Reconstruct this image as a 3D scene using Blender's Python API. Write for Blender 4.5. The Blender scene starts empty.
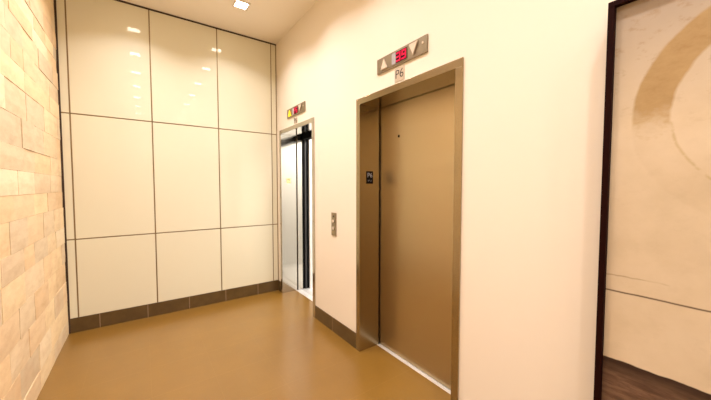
import bpy, bmesh, math, random
from mathutils import Vector, Matrix

random.seed(7)
S = bpy.context.scene
COL = S.collection

# ------------------------------------------------------------------ camera
cam = bpy.data.objects.new('camera', bpy.data.cameras.new('camera'))
COL.objects.link(cam)
cam.data.sensor_fit = 'HORIZONTAL'
cam.data.sensor_width = 36.0
cam.data.lens = 299.182 / 711 * 36.0
cam.data.clip_start = 0.02
cam.location = (0, 0, 1.4431)
cam.rotation_euler = (math.radians(90 - 2.616), 0, math.radians(-35.492))
S.camera = cam

# ------------------------------------------------------------------ world, light, exposure
W = bpy.data.worlds.new('world')
S.world = W
W.use_nodes = True
W.node_tree.nodes['Background'].inputs[0].default_value = (1.0, 0.85, 0.65, 1)
W.node_tree.nodes['Background'].inputs[1].default_value = 0.02
S.view_settings.view_transform = 'Standard'
S.view_settings.look = 'None'
S.view_settings.gamma = 1.0
S.view_settings.use_curve_mapping = False
S.view_settings.exposure = -0.63

LAMP_W = 15.0                       # each ceiling downlight
LAMP_COL = (1.0, 0.94, 0.97)
LAMP_SPREAD = math.radians(125)
LAMP_X = (-0.03, 0.90)
LAMP_Y = (3.325, 2.51, 1.65, 0.80, -0.06, -0.92, -1.78)  # last two rows are out of view, added for more light
CAR_W = 45.0                        # lamp panel in the open lift car
CAR_COL = (1.0, 0.97, 0.93)

# ------------------------------------------------------------------ dimensions
XR, XL, YB, YF, ZC = 1.517, -0.615, 3.965, -2.6, 3.347
WT = 0.20
J1, J2, ZB = 2.1452, 0.9228, 0.1458
VJ = (-0.546, 0.109, 0.7787, 1.4422)
E1 = (2.881, 3.862)
E2 = (1.060, 2.1045)
HT = 2.18
XD = 1.734                          # plane of the landing doors

# ------------------------------------------------------------------ materials
def mat(name, base, rough=0.5, metal=0.0, spec=0.5, coat=0.0, coat_rough=0.05):
    m = bpy.data.materials.new(name)
    m.use_nodes = True
    b = m.node_tree.nodes['Principled BSDF']
    b.inputs['Base Color'].default_value = (*base, 1)
    b.inputs['Roughness'].default_value = rough
    b.inputs['Metallic'].default_value = metal
    b.inputs['Specular IOR Level'].default_value = spec
    b.inputs['Coat Weight'].default_value = coat
    b.inputs['Coat Roughness'].default_value = coat_rough
    return m

def nodes(m):
    nt = m.node_tree
    return nt, nt.nodes['Principled BSDF'], nt.nodes.new, nt.links.new

def coords(m, scale=(1, 1, 1), loc=(0, 0, 0)):
    nt, b, N, L = nodes(m)
    g = N('ShaderNodeNewGeometry')
    mp = N('ShaderNodeMapping')
    mp.inputs['Scale'].default_value = scale
    mp.inputs['Location'].default_value = loc
    L(g.outputs['Position'], mp.inputs['Vector'])
    return mp.outputs['Vector']

def noise(m, vec, scale, detail=4, rough=0.55):
    n = m.node_tree.nodes.new('ShaderNodeTexNoise')
    n.inputs['Scale'].default_value = scale
    n.inputs['Detail'].default_value = detail
    n.inputs['Roughness'].default_value = rough
    m.node_tree.links.new(vec, n.inputs['Vector'])
    return n.outputs['Fac']

def ramp(m, fac, stops):
    r = m.node_tree.nodes.new('ShaderNodeValToRGB')
    e = r.color_ramp.elements
    while len(e) < len(stops):
        e.new(0.5)
    for i, (p, c) in enumerate(stops):
        e[i].position = p
        e[i].color = (*c, 1) if len(c) == 3 else c
    m.node_tree.links.new(fac, r.inputs['Fac'])
    return r.outputs['Color']

def mix(m, fac, a, b, mode='MIX'):
    n = m.node_tree.nodes.new('ShaderNodeMix')
    n.data_type = 'RGBA'
    n.blend_type = mode
    for sock, v in ((n.inputs[0], fac), (n.inputs[6], a), (n.inputs[7], b)):
        if isinstance(v, (int, float)):
            sock.default_value = v
        elif isinstance(v, tuple):
            sock.default_value = (*v, 1)
        else:
            m.node_tree.links.new(v, sock)
    return n.outputs[2]

def math_node(m, op, a, b=None, c=None, clamp=False):
    n = m.node_tree.nodes.new('ShaderNodeMath')
    n.operation = op
    n.use_clamp = clamp
    for i, v in enumerate((a, b, c)):
        if v is None:
            continue
        if isinstance(v, (int, float)):
            n.inputs[i].default_value = v
        else:
            m.node_tree.links.new(v, n.inputs[i])
    return n.outputs[0]

def bump(m, height, strength=0.2, dist=0.01):
    nt, b, N, L = nodes(m)
    n = N('ShaderNodeBump')
    n.inputs['Strength'].default_value = strength
    n.inputs['Distance'].default_value = dist
    L(height, n.inputs['Height'])
    L(n.outputs['Normal'], b.inputs['Normal'])

def to_base(m, col):
    m.node_tree.links.new(col, m.node_tree.nodes['Principled BSDF'].inputs['Base Color'])

M = {}
# painted plaster
M['paint'] = mat('cream_paint', (0.85, 0.77, 0.635), 0.55, spec=0.3)
bump(M['paint'], noise(M['paint'], coords(M['paint']), 160, 3), 0.06, 0.002)
M['ceiling'] = mat('ceiling_paint', (0.95, 0.88, 0.75), 0.7, spec=0.2)

# floor tile, 0.4 m squares with a thin pale grout
m = M['floor'] = mat('brown_floor_tile', (0.30, 0.165, 0.06), 0.30, spec=0.7, coat=0.5, coat_rough=0.24)
v = coords(m)
sx = m.node_tree.nodes.new('ShaderNodeSeparateXYZ')
m.node_tree.links.new(v, sx.inputs[0])
def grid_line(m, sock, off, step, half):
    t = math_node(m, 'SUBTRACT', sock, off)
    t = math_node(m, 'DIVIDE', t, step)
    t = math_node(m, 'FRACT', t)
    t = math_node(m, 'SUBTRACT', t, 0.5)
    t = math_node(m, 'ABSOLUTE', t)
    return math_node(m, 'GREATER_THAN', t, 0.5 - half / step)
gx = grid_line(m, sx.outputs['X'], 0.018 - 8.06, 0.403, 0.0016)
gy = grid_line(m, sx.outputs['Y'], 2.82 - 8.0, 0.40, 0.0016)
g = math_node(m, 'MAXIMUM', math_node(m, 'MULTIPLY', gx, 0.45), gy)
fl = ramp(m, noise(m, v, 3.5, 5), [(0.3, (0.208, 0.101, 0.012)), (0.7, (0.236, 0.117, 0.016))])
fine = ramp(m, noise(m, v, 60, 3), [(0.3, (0.97, 0.97, 0.97)), (0.7, (1.02, 1.02, 1.02))])
fl = mix(m, 1.0, fl, fine, 'MULTIPLY')
to_base(m, mix(m, math_node(m, 'MULTIPLY', g, 0.25), fl, (0.38, 0.22, 0.07)))
M['base_tile'] = mat('dark_brown_base_tile', (0.115, 0.062, 0.026), 0.35)
m = M['base_tile']
to_base(m, ramp(m, noise(m, coords(m), 9, 4), [(0.3, (0.082, 0.046, 0.013)), (0.7, (0.118, 0.070, 0.022))]))
M['grout'] = mat('base_grout', (0.34, 0.23, 0.14), 0.8)

# back-painted glass cladding
M['glass_panel'] = mat('back_painted_glass', (0.775, 0.74, 0.56), 0.35, spec=0.4, coat=1.0, coat_rough=0.02)
M['bronze'] = mat('bronze_joint', (0.26, 0.19, 0.095), 0.35, metal=0.7)
M['dark_trim'] = mat('dark_bronze_trim', (0.045, 0.022, 0.012), 0.45)

# brushed stainless steel
def brushed(name, base, rough, scale, amount):
    m = mat(name, base, rough, metal=1.0)
    nt, b, N, L = nodes(m)
    n1 = noise(m, coords(m, scale), 1.0, 2)
    lo, hi = rough - amount, rough + amount
    r = math_node(m, 'MULTIPLY_ADD', n1, hi - lo, lo)
    L(r, b.inputs['Roughness'])
    return m
M['steel'] = brushed('brushed_steel_frame', (0.40, 0.335, 0.215), 0.24, (5, 5, 700), 0.06)
M['steel_door'] = brushed('brushed_steel_door', (0.55, 0.465, 0.305), 0.32, (300, 300, 3), 0.025)
M['steel_bright'] = brushed('polished_steel', (0.54, 0.505, 0.45), 0.13, (5, 5, 500), 0.02)
M['plate'] = brushed('satin_fixture_plate', (0.33, 0.28, 0.20), 0.34, (5, 400, 5), 0.05)
M['sill'] = mat('aluminium_sill', (0.86, 0.84, 0.80), 0.35, metal=0.35)
M['rubber'] = mat('black_rubber', (0.003, 0.003, 0.003), 0.6, spec=0.08)
M['grey_edge'] = mat('grey_edge', (0.05, 0.048, 0.05), 0.5)
M['car'] = mat('pale_car_lining', (0.82, 0.81, 0.78), 0.35)
M['shaft'] = mat('shaft_dark', (0.03, 0.025, 0.02), 0.8)
M['black'] = mat('black_plate', (0.004, 0.003, 0.003), 0.5, spec=0.1)
M['white_char'] = mat('pale_characters', (0.33, 0.33, 0.36), 0.5)
M['gold_char'] = mat('gold_characters', (0.28, 0.18, 0.02), 0.5)
M['gold_plate'] = mat('pale_gold_plate', (0.86, 0.72, 0.36), 0.35)
M['sign'] = mat('pale_sign', (0.54, 0.44, 0.32), 0.45)
M['ink'] = mat('dark_ink', (0.03, 0.022, 0.015), 0.6)
M['arrow'] = mat('cream_arrow_lens', (0.68, 0.57, 0.44), 0.35)
M['glare_grey'] = mat('grey_glare', (0.42, 0.39, 0.40), 0.2)
M['display_back'] = mat('dark_red_display', (0.10, 0.004, 0.012), 0.2)

def emit(name, col, strength, base=(0.8, 0.8, 0.8)):
    m = mat(name, base, 0.4, spec=0.1)
    b = m.node_tree.nodes['Principled BSDF']
    b.inputs['Emission Color'].default_value = (*col, 1)
    b.inputs['Emission Strength'].default_value = strength
    return m
M['diffuser'] = emit('lamp_diffuser', (1.0, 0.90, 0.76), 30.0)
M['car_lamp'] = emit('car_lamp', CAR_COL, 6.0)
M['digit'] = emit('red_digits', (1.0, 0.01, 0.07), 1.1, (0.3, 0.01, 0.03))
M['display_glow'] = emit('red_display', (0.45, 0.0, 0.03), 0.10, (0.02, 0.001, 0.003))
M['lit_arrow'] = emit('lit_yellow_arrow', (1.0, 0.72, 0.02), 1.0, (0.9, 0.65, 0.05))
M['lamp_trim'] = mat('lamp_trim', (0.80, 0.72, 0.58), 0.5)

# split-face stone: tone per stone comes from the colour attribute
m = M['stone'] = mat('tan_ledge_stone', (0.6, 0.4, 0.2), 0.75, spec=0.25)
nt, b, N, L = nodes(m)
at = N('ShaderNodeAttribute')
at.attribute_name = 'stone_tone'
v = coords(m)
vein = ramp(m, noise(m, coords(m, (1, 1.0, 2.6)), 7, 6, 0.65), [(0.32, (0.91, 0.87, 0.82)), (0.55, (1.0, 1.0, 1.0)), (0.75, (1.05, 1.03, 1.0))])
c = mix(m, 1.0, at.outputs['Color'], vein, 'MULTIPLY')
rust = ramp(m, noise(m, v, 2.3, 5), [(0.58, (0, 0, 0)), (0.72, (1, 1, 1))])
c = mix(m, math_node(m, 'MULTIPLY', rust, 0.22), c, (0.62, 0.33, 0.14))
to_base(m, c)
bump(m, noise(m, v, 22, 6, 0.6), 0.3, 0.008)
M['mortar'] = mat('stone_mortar', (0.74, 0.58, 0.38), 0.9)

# the artwork: worn plaster ground, partial ring, horizontal crack, brown foot
ART_C = (-0.075, 1.68)
m = M['art'] = mat('worn_plaster_painting', (0.6, 0.5, 0.35), 0.55, spec=0.3)
v = coords(m)
sx = m.node_tree.nodes.new('ShaderNodeSeparateXYZ')
m.node_tree.links.new(v, sx.inputs[0])
Y, Z = sx.outputs['Y'], sx.outputs['Z']
wob = math_node(m, 'MULTIPLY_ADD', noise(m, v, 9, 4), 0.02, -0.01)
wob2 = math_node(m, 'MULTIPLY_ADD', noise(m, coords(m, (1, 1, 1), (3, 1, 2)), 4, 5), 0.05, -0.025)
n_big = noise(m, v, 3.0, 6, 0.6)
n_mid = noise(m, coords(m, (1, 1.6, 2.6)), 9, 7, 0.7)
ground = ramp(m, n_big, [(0.30, (0.52, 0.42, 0.27)), (0.5, (0.60, 0.49, 0.33)), (0.72, (0.66, 0.55, 0.39))])
upper = math_node(m, 'MULTIPLY_ADD', Z, 2.4, -4.0, True)            # greyer weathering along the top
ground = mix(m, math_node(m, 'MULTIPLY', upper, 0.95), ground, (0.345, 0.275, 0.20))
stain = ramp(m, n_mid, [(0.36, (1, 1, 1)), (0.46, (0, 0, 0))])
worn = math_node(m, 'MULTIPLY_ADD', math_node(m, 'MULTIPLY_ADD', Z, 2.5, -4.0, True), 0.46, 0.05)
ground = mix(m, math_node(m, 'MULTIPLY', stain, worn), ground, (0.30, 0.20, 0.10))
dy = math_node(m, 'SUBTRACT', Y, ART_C[0])
dz = math_node(m, 'SUBTRACT', Z, ART_C[1])
rr = math_node(m, 'SQRT', math_node(m, 'ADD', math_node(m, 'MULTIPLY', dy, dy), math_node(m, 'MULTIPLY', dz, dz)))
rr = math_node(m, 'ADD', rr, wob)
inner = math_node(m, 'MULTIPLY_ADD', rr, 120, -0.285 * 120, True)
outer = math_node(m, 'MULTIPLY_ADD', rr, -120, 0.390 * 120, True)
fade = math_node(m, 'MULTIPLY_ADD', math_node(m, 'ADD', Z, math_node(m, 'MULTIPLY', n_mid, 0.22)), 11.0, -19.1, True)
fade = math_node(m, 'MULTIPLY_ADD', fade, 0.92, 0.08)
ring = math_node(m, 'MULTIPLY', math_node(m, 'MULTIPLY', inner, outer), fade)
ringcol = ramp(m, n_mid, [(0.3, (0.31, 0.185, 0.055)), (0.7, (0.40, 0.26, 0.095))])
c = mix(m, math_node(m, 'MULTIPLY', ring, 0.85), ground, ringcol)
rim = math_node(m, 'SUBTRACT', 1.0, math_node(m, 'MULTIPLY', math_node(m, 'ABSOLUTE', math_node(m, 'SUBTRACT', rr, 0.287)), 160), None, True)
low = math_node(m, 'LESS_THAN', Z, 1.66)
rim = math_node(m, 'MULTIPLY', math_node(m, 'MULTIPLY', rim, low), ramp(m, n_mid, [(0.42, (0, 0, 0)), (0.55, (1, 1, 1))]))
c = mix(m, math_node(m, 'MULTIPLY', rim, 0.45), c, (0.36, 0.25, 0.07))
zc_ = math_node(m, 'ADD', Z, math_node(m, 'MULTIPLY', wob, 0.25))
crack = math_node(m, 'SUBTRACT', 1.0, math_node(m, 'MULTIPLY', math_node(m, 'ABSOLUTE', math_node(m, 'SUBTRACT', zc_, 1.048)), 210), None, True)
c = mix(m, math_node(m, 'MULTIPLY', crack, 1.0), c, (0.05, 0.02, 0.006))
zw = math_node(m, 'ADD', Z, wob2)
hair = math_node(m, 'SUBTRACT', 1.0, math_node(m, 'MULTIPLY', math_node(m, 'ABSOLUTE', math_node(m, 'SUBTRACT', zw, 1.10)), 250), None, True)
hair = math_node(m, 'MULTIPLY', hair, ramp(m, noise(m, v, 6, 3), [(0.46, (0, 0, 0)), (0.56, (1, 1, 1))]))
c = mix(m, math_node(m, 'MULTIPLY', hair, 0.55), c, (0.22, 0.13, 0.05))
zf = math_node(m, 'ADD', Z, math_node(m, 'MULTIPLY', wob, 0.8))
foot = math_node(m, 'MULTIPLY_ADD', zf, -260, 0.788 * 260, True)
streak = ramp(m, noise(m, coords(m, (1, 2.0, 11)), 5, 6, 0.65), [(0.25, (0.06, 0.030, 0.016)), (0.45, (0.115, 0.062, 0.036)), (0.6, (0.18, 0.105, 0.062)), (0.8, (0.14, 0.095, 0.03))])
edge = math_node(m, 'MULTIPLY_ADD', zf, 16, -0.712 * 16, True)
streak = mix(m, math_node(m, 'MULTIPLY', edge, 0.85), streak, (0.022, 0.010, 0.005))
c = mix(m, foot, c, streak)
to_base(m, c)
bump(m, n_mid, 0.12, 0.004)
M['art_frame'] = mat('black_brown_lacquer', (0.014, 0.003, 0.002), 0.6, spec=0.04)

# ------------------------------------------------------------------ mesh helpers
def box(bm, lo, hi, bevel=0.0, seg=2):
    lo, hi = Vector(lo), Vector(hi)
    c, s = (lo + hi) / 2, hi - lo
    r = bmesh.ops.create_cube(bm, size=1.0, matrix=Matrix.Translation(c) @ Matrix.Diagonal((*s, 1)))
    if bevel > 0:
        vs = set(r['verts'])
        es = [e for e in bm.edges if e.verts[0] in vs and e.verts[1] in vs]
        bmesh.ops.bevel(bm, geom=es, offset=bevel, segments=seg, affect='EDGES', profile=0.5, clamp_overlap=True)
    return bm

def new():
    return bmesh.new()

def bbox(lo, hi, bevel=0.0, seg=2):
    return box(new(), lo, hi, bevel, seg)

def cyl(bm, c, axis, r, h, seg=24, r2=None):
    q = Vector((0, 0, 1)).rotation_difference(Vector(axis)).to_matrix().to_4x4()
    bmesh.ops.create_cone(bm, cap_ends=True, segments=seg, radius1=r, radius2=r if r2 is None else r2, depth=h,
                          matrix=Matrix.Translation(Vector(c)) @ q)
    return bm

def prism(bm, pts, direction):
    """closed polygon pts extruded along direction"""
    d = Vector(direction)
    a = [bm.verts.new(p) for p in pts]
    b_ = [bm.verts.new(Vector(p) + d) for p in pts]
    n = len(pts)
    bm.faces.new(a)
    bm.faces.new(b_[::-1])
    for i in range(n):
        bm.faces.new((a[i], a[(i + 1) % n], b_[(i + 1) % n], b_[i]))
    return bm

def world_loc(o):
    p = Vector((0, 0, 0))
    while o:
        p += o.location
        o = o.parent
    return p

def build(name, bm, material, parent=None, origin=None, smooth=False, label=None):
    bmesh.ops.recalc_face_normals(bm, faces=bm.faces)
    me = bpy.data.meshes.new(name)
    o = bpy.data.objects.new(name, me)
    COL.objects.link(o)
    if parent:
        o.parent = parent
        off = world_loc(parent)
    else:
        if origin is None:
            co = [w.co for w in bm.verts]
            lo = [min(c[i] for c in co) for i in range(3)]
            hi = [max(c[i] for c in co) for i in range(3)]
            origin = ((lo[0] + hi[0]) / 2, (lo[1] + hi[1]) / 2, lo[2])
        o.location = origin
        off = Vector(origin)
    bmesh.ops.translate(bm, verts=bm.verts, vec=-off)
    bm.to_mesh(me)
    bm.free()
    if isinstance(material, str):
        material = M[material]
    me.materials.append(material)
    if smooth:
        for p in me.polygons:
            p.use_smooth = True
    if label:
        o['label'] = label
    return o

def structure(name, bm, material, parent=None):
    o = build(name, bm, material, parent)
    o['kind'] = 'structure'
    return o

def tag(o, label, cat, group=None):
    o['label'] = label
    o['category'] = cat
    if group:
        o['group'] = group
    return o

def thing(name, loc, label, cat, group=None):
    o = bpy.data.objects.new(name, None)
    o.empty_display_size = 0.05
    COL.objects.link(o)
    o.location = loc
    return tag(o, label, cat, group)

def text_bm(body, size, depth, to_world, bold=0.0):
    cu = bpy.data.curves.new('lettering', 'FONT')
    cu.body = body
    cu.size = size
    cu.extrude = depth
    cu.offset = bold
    cu.align_x = 'CENTER'
    cu.align_y = 'CENTER'
    cu.resolution_u = 4
    o = bpy.data.objects.new('lettering', cu)
    COL.objects.link(o)
    dg = bpy.context.evaluated_depsgraph_get()
    me = bpy.data.meshes.new_from_object(o.evaluated_get(dg))
    bm = new()
    bm.from_mesh(me)
    bpy.data.objects.remove(o)
    bpy.data.curves.remove(cu)
    bpy.data.meshes.remove(me)
    for w in bm.verts:
        w.co = Vector(to_world(w.co))
    return bm

# ------------------------------------------------------------------ room shell
structure('floor', bbox((XL - 0.2, YF - 0.2, -0.12), (XR + 0.189, YB + 0.12, 0.0)), 'floor')
structure('ceiling', bbox((XL - 0.2, YF - 0.2, ZC), (XR + 0.2, YB + 0.12, ZC + 0.12)), 'ceiling')
structure('wall_front', bbox((XL, YF - 0.1, 0), (XR, YF, ZC)), 'paint')

# right wall with the two lift openings, as one clean shell
bm = new()
ys = [YF - 0.1, E2[0], E2[1], E1[0], E1[1], YB + 0.1]
zs = [0.0, HT, ZC]
def solid(i, j):
    if i < 0 or j < 0 or i > len(ys) - 2 or j > 1:
        return False
    return not (j == 0 and i in (1, 3))
for i in range(len(ys) - 1):
    for j in range(2):
        if not solid(i, j):
            continue
        y0, y1, z0, z1 = ys[i], ys[i + 1], zs[j], zs[j + 1]
        for x in (XR, XR + WT):
            bm.faces.new([bm.verts.new(p) for p in ((x, y0, z0), (x, y1, z0), (x, y1, z1), (x, y0, z1))])
        for ok, a, b_ in ((solid(i - 1, j), (y0, z0), (y0, z1)), (solid(i + 1, j), (y1, z0), (y1, z1)),
                          (solid(i, j - 1), (y0, z0), (y1, z0)), (solid(i, j + 1), (y0, z1), (y1, z1))):
            if not ok:
                bm.faces.new([bm.verts.new(p) for p in ((XR, *a), (XR + WT, *a), (XR + WT, *b_), (XR, *b_))])
bmesh.ops.remove_doubles(bm, verts=bm.verts, dist=1e-5)
structure('wall_right', bm, 'paint')

# back wall: carrier behind, dark joints, fifteen sheets of back-painted glass
PT = 0.014                                                    # glass thickness
wb = structure('wall_back', bbox((XL - 0.1, YB + PT + 0.006, 0), (XR, YB + 0.1, ZC)), 'bronze')
jw = 0.0058
xs = [XL + 0.008] + list(VJ) + [XR]
rows = [(ZB, J2, 'bottom row'), (J2, J1, 'middle row'), (J1, ZC - 0.018, 'top row')]
for r, (z0, z1, rn) in enumerate(rows):
    for i in range(5):
        a = xs[i] + (0 if i == 0 else jw)
        b_ = xs[i + 1] - (0.012 if i == 4 else jw)
        lo = (a, YB, z0 + (0 if r == 0 else jw))
        hi = (b_, YB + PT, z1 - (0 if r == 2 else jw))
        build('glass_panel', bbox(lo, hi, 0.0015, 2), 'glass_panel', wb)
for x in VJ:
    build('joint_strip', bbox((x - jw, YB + 0.004, ZB), (x + jw, YB + PT + 0.008, ZC - 0.018)), 'bronze', wb)
for z in (J1, J2):
    build('joint_strip', bbox((XL + 0.008, YB + 0.0045, z - jw), (XR - 0.012, YB + PT + 0.008, z + jw)), 'bronze', wb)
structure('trim_1', bbox((XL, YB - 0.004, ZC - 0.018), (XR, YB + PT + 0.006, ZC), 0.002), 'dark_trim')
structure('shadow_gap', bbox((XL - 0.02, YB - 0.002, 0), (XL + 0.008, YB + PT + 0.006, ZC - 0.018)), 'dark_trim')  # dark strip painted in for the shadow gap between stone and glass
structure('trim_3', bbox((XR - 0.012, YB + 0.002, ZB), (XR, YB + PT + 0.006, ZC - 0.018)), 'bronze')

# baseboards: tile runs with their own grout joints
def baseboard(name, axis, lo, hi, cuts, h, face, thick, sign):
    bm, gr = new(), new()
    pts = [lo] + [c for c in cuts if lo < c < hi] + [hi]
    g = 0.0025
    for i in range(len(pts) - 1):
        a = pts[i] + (g if i else 0)
        b_ = pts[i + 1] - (g if i < len(pts) - 2 else 0)
        if axis == 'x':
            box(bm, (a, face - thick, 0), (b_, face, h), 0.002)
        else:
            box(bm, (face - thick, a, 0), (face, b_, h), 0.002)
    o = structure(name, bm, 'base_tile')
    if len(pts) > 2:
        for c in pts[1:-1]:
            if axis == 'x':
                box(gr, (c - g, face - thick + 0.001, 0), (c + g, face, h - 0.002))
            else:
                box(gr, (face - thick + 0.001, c - g, 0), (face, c + g, h - 0.002))
        build('grout', gr, 'grout', o)
    return o
baseboard('baseboard_back', 'x', XL + 0.008, XR, [-0.386, 0.018, 0.421, 0.824, 1.227], ZB - 0.002, YB + PT + 0.005, 0.022, 1)
bt = 0.008
baseboard('baseboard_right', 'y', YF, E2[0], [E2[0] - 0.4 * k for k in range(1, 10)], 0.14, XR, bt, 1)
baseboard('baseboard_right_middle', 'y', E2[1], E1[0], [2.514], 0.14, XR, bt, 1)
baseboard('baseboard_right_corner', 'y', E1[1], YB - 0.006, [], 0.14, XR, bt, 1)

# left wall: split-face stone, one mesh, coursed with uneven lengths
tones = [(0.74, 0.53, 0.30), (0.80, 0.61, 0.36), (0.70, 0.47, 0.24), (0.83, 0.68, 0.45), (0.66, 0.50, 0.31),
         (0.78, 0.55, 0.29), (0.60, 0.47, 0.30), (0.84, 0.64, 0.36), (0.72, 0.56, 0.35)]
bm = new()
lay = bm.loops.layers.float_color.new('stone_tone')
z = 0.0
rnd = random.Random(21)
while z < ZC - 0.02:
    h = rnd.choice((0.11, 0.14, 0.15, 0.19))
    if ZC - z - h < 0.06:
        h = ZC - z
    y = YF - rnd.random() * 0.3
    while y < YB - 0.012:
        l = rnd.uniform(0.22, 0.48)
        y2 = min(y + l, YB - 0.006)
        if YB - y2 < 0.10:
            y2 = YB - 0.006
        ya = max(y, YF)
        if y2 - ya > 0.02:
            dep = rnd.uniform(0.0, 0.006)
            t = rnd.choice(tones)
            t = [0.68 * a + 0.32 * p for a, p in zip(t, (0.82, 0.68, 0.48))]
            k = rnd.uniform(1.06, 1.16)
            t = (t[0] * k, t[1] * k, t[2] * k, 1)
            ny, nz = max(2, int((y2 - ya) / 0.05)), max(2, int(h / 0.05))
            gp = 0.0007
            grid = []
            for a in range(nz + 1):
                rowv = []
                for c in range(ny + 1):
                    edge = a in (0, nz) or c in (0, ny)
                    yy = ya + gp + (y2 - ya - 2 * gp) * c / ny
                    zz = z + gp + (h - 2 * gp) * a / nz
                    if not edge:
                        yy += rnd.uniform(-0.008, 0.008)
                        zz += rnd.uniform(-0.008, 0.008)
                    xx = XL + dep - 0.008 + (rnd.uniform(-0.002, 0.0) if edge else rnd.uniform(0.0, 0.003))
                    rowv.append(bm.verts.new((xx, yy, zz)))
                grid.append(rowv)
            fs = []
            for a in range(nz):
                for c in range(ny):
                    fs.append(bm.faces.new((grid[a][c], grid[a][c + 1], grid[a + 1][c + 1], grid[a + 1][c])))
            ring_ = [grid[0][c] for c in range(ny + 1)] + [grid[a][ny] for a in range(1, nz + 1)] + \
                    [grid[nz][c] for c in range(ny - 1, -1, -1)] + [grid[a][0] for a in range(nz - 1, 0, -1)]
            back = [bm.verts.new((XL - 0.05, w.co.y, w.co.z)) for w in ring_]
            n = len(ring_)
            for q in range(n):
                fs.append(bm.faces.new((ring_[q], back[q], back[(q + 1) % n], ring_[(q + 1) % n])))
            for f in fs:
                for lp in f.loops:
                    lp[lay] = t
        y = y2
    z += h
wl = structure('wall_left', bm, 'stone')
build('mortar_bed', bbox((XL - 0.12, YF, 0), (XL - 0.016, YB, ZC)), 'mortar', wl)

# ------------------------------------------------------------------ lifts
def lift_surround(root, E):
    f = 0.05
    x0, x1 = XR - 0.010, 1.723
    build('jamb', bbox((x0, E[0], 0), (x1, E[0] + f, HT - f), 0.002), 'steel' if E is E2 else 'steel_bright', root)
    build('jamb', bbox((x0, E[1] - f, 0), (x1, E[1], HT - f), 0.002), 'steel' if E is E2 else 'steel_bright', root)
    build('head', bbox((x0, E[0], HT - f), (x1, E[1], HT), 0.002), 'steel' if E is E2 else 'steel_bright', root)

def sill(root, E, xa, xb):
    bm = new()
    # a plate with two running grooves
    for a, b_ in ((xa, xa + 0.012), (xa + 0.018, xa + 0.034), (xa + 0.039, xb)):
        box(bm, (a, E[0] + 0.051, -0.02), (b_, E[1] - 0.051, 0.003), 0.001, 1)
    box(bm, (xa + 0.002, E[0] + 0.052, -0.022), (xb - 0.002, E[1] - 0.052, -0.014))
    return build('sill', bm, 'sill', root)

# the closed lift
t2 = thing('elevator', (1.72, (E2[0] + E2[1]) / 2, 0),
           'closed elevator with one flat brushed bronze steel door in a deep steel frame', 'elevator', )
lift_surround(t2, E2)
d = build('door', bbox((XD, E2[0] - 0.08, 0.008), (XD + 0.04, E2[1] + 0.08, HT + 0.04), 0.002), 'steel_door', t2)
k = new()
cyl(k, (XD - 0.0005, 1.815, 1.856), (1, 0, 0), 0.012, 0.004, 24)
kb = build('key_hole', k, 'steel_bright', d)
build('slot', cyl(new(), (XD - 0.002, 1.815, 1.856), (1, 0, 0), 0.0100, 0.003, 20), 'rubber', kb)
sill(t2, E2, 1.706, 1.80)
bm = bbox((1.72, E2[0] - 0.1, 0.0), (1.90, E2[1] + 0.1, HT + 0.1))
bm.faces.ensure_lookup_table()
bmesh.ops.delete(bm, geom=[f for f in bm.faces if f.normal.x < -0.9 or f.normal.z < -0.9], context='FACES')
build('shaft_lining', bm, 'shaft', t2)

# the open lift
t1 = thing('elevator', (1.72, (E1[0] + E1[1]) / 2, 0),
           'open elevator beside the glass wall with a bright white car inside', 'elevator')
lift_surround(t1, E1)
YD = 3.800                                                    # leading edge of the drawn-back doors
build('door', bbox((XD, YD, 0.008), (1.806, E1[1] + 0.50, HT + 0.04), 0.002), 'steel_bright', t1)
d = build('car_door', bbox((1.838, YD - 0.02, 0.010), (1.858, E1[1] + 0.50, HT + 0.02), 0.002), 'grey_edge', t1)
build('edge_strip', bbox((1.860, YD - 0.026, 0.012), (1.890, YD + 0.05, HT + 0.01), 0.001, 1), 'rubber', d)
build('gap_shade', bbox((1.808, YD - 0.012, 0.012), (1.836, YD + 0.05, HT)), 'rubber', t1)  # black block standing for the shade in the gap between the doors
sill(t1, E1, 1.706, 1.79)
sill(t1, E1, 1.80, 1.892)
build('header', bbox((1.804, E1[0] - 0.05, 2.083), (1.89, YD - 0.03, HT + 0.06)), 'rubber', t1)
cx0, cx1, cy0, cy1, ch = 1.895, 3.15, 2.50, 3.755, 2.42
build('car_floor', bbox((cx0, cy0, -0.02), (cx1, cy1, 0.004)), 'car', t1)
build('car_wall', bbox((cx0, cy1, 0.0), (cx1, cy1 + 0.03, ch)), 'car', t1)
build('car_wall', bbox((cx0, cy0 - 0.03, 0.0), (cx1, cy0, ch)), 'car', t1)
build('car_wall', bbox((cx1, cy0 - 0.03, 0.0), (cx1 + 0.03, cy1 + 0.03, ch)), 'car', t1)
build('handrail', cyl(new(), ((cx0 + cx1) / 2 + 0.05, cy1 - 0.045, 0.90), (1, 0, 0), 0.016, 1.0, 20), 'steel_bright', t1, smooth=True)
build('car_ceiling', bbox((cx0, cy0 - 0.03, ch), (cx1 + 0.03, cy1 + 0.03, ch + 0.03)), 'car', t1)
cl = build('car_lamp', bbox((cx0 + 0.25, cy0 + 0.2, ch - 0.02), (cx1 - 0.25, cy1 - 0.2, ch)), 'car_lamp', t1)
la = bpy.data.lights.new('car_light', 'AREA')
la.shape = 'RECTANGLE'
la.size, la.size_y = 0.75, 0.7
la.energy = CAR_W
la.color = CAR_COL
lo_ = bpy.data.objects.new('car_light', la)
COL.objects.link(lo_)
lo_.location = ((cx0 + cx1) / 2, (cy0 + cy1) / 2, ch - 0.03)

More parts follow.
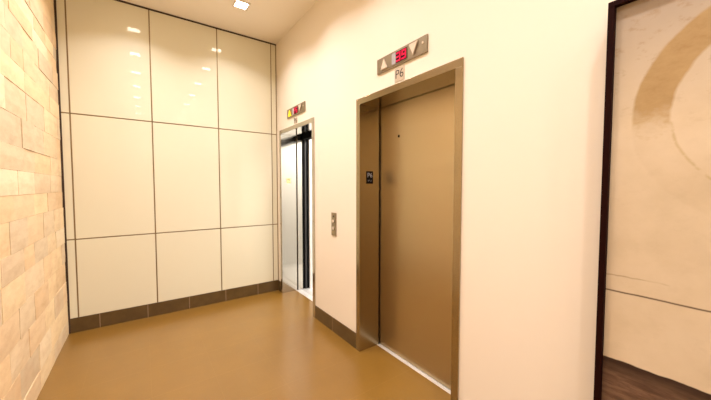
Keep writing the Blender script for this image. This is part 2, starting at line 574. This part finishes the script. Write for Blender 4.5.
# ------------------------------------------------------------------ hall lanterns above the lifts
def seven(ch_, y, z, w, h, t, x, bm):
    """seven-segment figure; reads left to right towards -y"""
    seg = {'3': 'abgcd', '9': 'abcdfg', 'P': 'abefg', '6': 'acdefg'}[ch_]
    r = {'a': ((0, h - t), (w, h)), 'd': ((0, 0), (w, t)), 'g': ((0, h / 2 - t / 2), (w, h / 2 + t / 2)),
         'f': ((0, h / 2), (t, h)), 'e': ((0, 0), (t, h / 2)), 'b': ((w - t, h / 2), (w, h)), 'c': ((w - t, 0), (w, h / 2))}
    for s in seg:
        (a, b_), (c, d_) = r[s]
        e = 0.0008
        box(bm, (x, y - c + e, z + b_ + e), (x + 0.0015, y - a - e, z + d_ - e))

def lantern(yc, zc_, label, figures, lit):
    w, h, th = 0.50, 0.112, 0.012
    x0 = XR - th
    t = thing('floor_indicator', (XR, yc, zc_ - h / 2), label, 'indicator')
    build('face_plate', bbox((x0, yc - w / 2, zc_ - h / 2), (XR, yc + w / 2, zc_ + h / 2), 0.0025), 'plate', t)
    L_ = yc + w / 2                                            # left end as seen from the hall
    # up arrow: a raised three-sided lens
    def tri(y, up, s):
        hh = s * 0.5
        p = ((y + hh, zc_ - hh), (y - hh, zc_ - hh), (y, zc_ + hh)) if up else ((y + hh, zc_ + hh), (y - hh, zc_ + hh), (y, zc_ - hh))
        bm = new()
        prism(bm, [(x0, a, b_) for a, b_ in p], (-0.010, 0, 0))
        bmesh.ops.recalc_face_normals(bm, faces=bm.faces)
        bmesh.ops.bevel(bm, geom=bm.edges[:], offset=0.003, segments=2, affect='EDGES')
        return bm
    build('up_arrow', tri(L_ - 0.088, True, 0.078), 'lit_arrow' if lit else 'arrow', t,
          label='lit yellow arrow' if lit else None)
    build('down_arrow', tri(L_ - 0.385, False, 0.082), 'arrow', t)
    # display window
    ya, yb = L_ - 0.172, L_ - 0.322
    bz = bbox((x0 - 0.003, yb - 0.006, zc_ - 0.044), (x0, ya + 0.006, zc_ + 0.044), 0.001)
    b_ = build('display_bezel', bz, 'plate', t)
    ds = build('display', bbox((x0 - 0.0045, yb, zc_ - 0.038), (x0 - 0.002, ya - 0.042, zc_ + 0.038)), 'display_glow', t)
    build('display_glare', bbox((x0 - 0.0045, ya - 0.042, zc_ - 0.038), (x0 - 0.002, ya, zc_ + 0.038)), 'glare_grey', t,  # pale grey patch painted in for glare on the display
          label='pale grey glare painted on the end of the display')
    bm = new()
    for i, f in enumerate(figures):
        seven(f, ya - 0.046 - i * 0.054, zc_ - 0.033, 0.046, 0.066, 0.013, x0 - 0.0055, bm)
    build('figures', bm, 'digit', ds)
    build('screw', cyl(new(), (x0 - 0.001, L_ - 0.465, zc_ + 0.012), (1, 0, 0), 0.008, 0.006, 16), 'arrow', t)
    return t
lantern(1.574, 2.360, 'steel floor indicator with a red 39 display above the closed elevator', '39', False)
lantern(3.340, 2.341, 'steel floor indicator with a lit yellow up arrow above the open elevator', 'P6', True)

# floor number plates
def plate_sign(yc, zc_, w, h, label):
    t = thing('floor_sign', (XR, yc, zc_ - h / 2), label, 'sign')
    build('plate', bbox((XR - 0.004, yc - w / 2, zc_ - h / 2), (XR, yc + w / 2, zc_ + h / 2), 0.001), 'sign', t)
    build('lettering', text_bm('P6', 0.088, 0.0008, lambda c: (XR - 0.0045 - c.z, yc - c.x, zc_ + c.y), -0.0008), 'ink', t)
    return t
plate_sign(1.584, 2.243, 0.098, 0.098, 'small square P6 floor plate above the closed elevator')
plate_sign(3.355, 2.226, 0.085, 0.062, 'small pale P6 floor plate above the open elevator')

# tactile plates on the far jambs, facing down the hall
def jamb_sign(xc, yf, zc_, w, h, label, pm, cm):
    t = thing('jamb_sign', (xc, yf, zc_ - h / 2), label, 'sign')
    build('plate', bbox((xc - w / 2, yf - 0.003, zc_ - h / 2), (xc + w / 2, yf, zc_ + h / 2), 0.0008), pm, t)
    build('lettering', text_bm('P6', h * 0.52, 0.0008, lambda c: (xc + c.x, yf - 0.0035 - c.z, zc_ + h * 0.16 + c.y)), cm, t)
    bm = new()
    for dx, dz in ((-0.020, 0), (-0.020, -0.008), (-0.012, 0), (-0.012, -0.008), (-0.004, 0), (0.008, -0.008), (0.016, 0), (0.016, -0.008)):
        cyl(bm, (xc + dx, yf - 0.0035, zc_ - h * 0.22 + dz), (0, 1, 0), 0.0022, 0.002, 10)
    build('braille_dots', bm, cm, t)
    return t
jamb_sign(1.6155, E2[1] - 0.05, 1.520, 0.072, 0.108, 'black tactile plate on the left jamb of the closed elevator', 'black', 'white_char')
jamb_sign(1.612, E1[1] - 0.05, 1.520, 0.060, 0.070, 'small gold tactile plate on the left jamb of the open elevator', 'gold_plate', 'gold_char')

# call buttons between the lifts
t = thing('call_button_panel', (XR, 2.485, 0.962), 'narrow brushed metal call button panel on the cream wall between the elevators', 'button panel')
build('plate', bbox((XR - 0.008, 2.443, 0.962), (XR, 2.527, 1.187), 0.002), 'plate', t)
for zz in (1.105, 1.035):
    bm = new()
    cyl(bm, (XR - 0.010, 2.485, zz), (1, 0, 0), 0.020, 0.008, 28)
    rim = build('button', bm, 'steel_bright', t)
    build('button_lens', cyl(new(), (XR - 0.0145, 2.485, zz), (1, 0, 0), 0.013, 0.003, 24), 'arrow', rim)
build('key_switch', cyl(new(), (XR - 0.009, 2.485, 1.152), (1, 0, 0), 0.008, 0.004, 20), 'ink', t)

# ------------------------------------------------------------------ artwork on the right wall
AX = XR - 0.090
ay0, ay1, az0, az1 = -0.53, 0.386, 0.30, 2.123
fw = 0.020
t = thing('artwork', (XR, (ay0 + ay1) / 2, az0), 'large plaster-like painting with a faded ochre ring in a black box frame', 'painting')
build('canvas', bbox((AX + 0.022, ay0 + 0.004, az0 + 0.004), (AX + 0.045, ay1 - 0.004, az1 - 0.004)), 'art', t)
build('frame_rail', bbox((AX, ay0, az1 - fw), (XR, ay1, az1), 0.0015), 'art_frame', t)
build('frame_rail', bbox((AX, ay0, az0), (XR, ay1, az0 + fw), 0.0015), 'art_frame', t)
build('frame_stile', bbox((AX, ay1 - fw, az0 + fw), (XR, ay1, az1 - fw), 0.0015), 'art_frame', t)
build('frame_stile', bbox((AX, ay0, az0 + fw), (XR, ay0 + fw, az1 - fw), 0.0015), 'art_frame', t)

# ------------------------------------------------------------------ recessed ceiling lamps
sq = 0.135
where = ['closest to the glass wall', 'second from the glass wall', 'third from the glass wall', 'fourth from the glass wall',
         'fifth from the glass wall', 'sixth from the glass wall, unseen, added for light', 'seventh from the glass wall, unseen, added for light']
lamps = []
for e in (1.0, 0.74, 0.92):           # output by row, dimmed to balance the wall brightness
    light = bpy.data.lights.new('downlight', 'AREA')
    light.shape = 'SQUARE'
    light.size = sq - 0.02
    light.energy = LAMP_W * e
    light.color = LAMP_COL
    light.spread = LAMP_SPREAD
    lamps.append(light)
for side, x in zip(('stone wall', 'elevator'), LAMP_X):
    for i, y in enumerate(LAMP_Y):
        t = thing('ceiling_light', (x, y, ZC), 'square ceiling downlight in the %s side row, %s' % (side, where[i]),
                  'ceiling light', 'square ceiling downlights')
        bm = new()
        a, w_ = sq / 2, 0.010
        for s in (-1, 1):
            box(bm, (x + s * a - w_, y - a - w_, ZC - 0.006), (x + s * a + w_, y + a + w_, ZC), 0.001, 1)
            box(bm, (x - a + w_, y + s * a - w_, ZC - 0.006), (x + a - w_, y + s * a + w_, ZC), 0.001, 1)
        build('trim_ring', bm, 'lamp_trim', t)
        build('diffuser', bbox((x - a + w_, y - a + w_, ZC - 0.003), (x + a - w_, y + a - w_, ZC)), 'diffuser', t)
        o = bpy.data.objects.new('downlight', lamps[0 if y > 2.0 else 1 if y > 0.5 else 2])
        COL.objects.link(o)
        o.location = (x, y, ZC - 0.008)
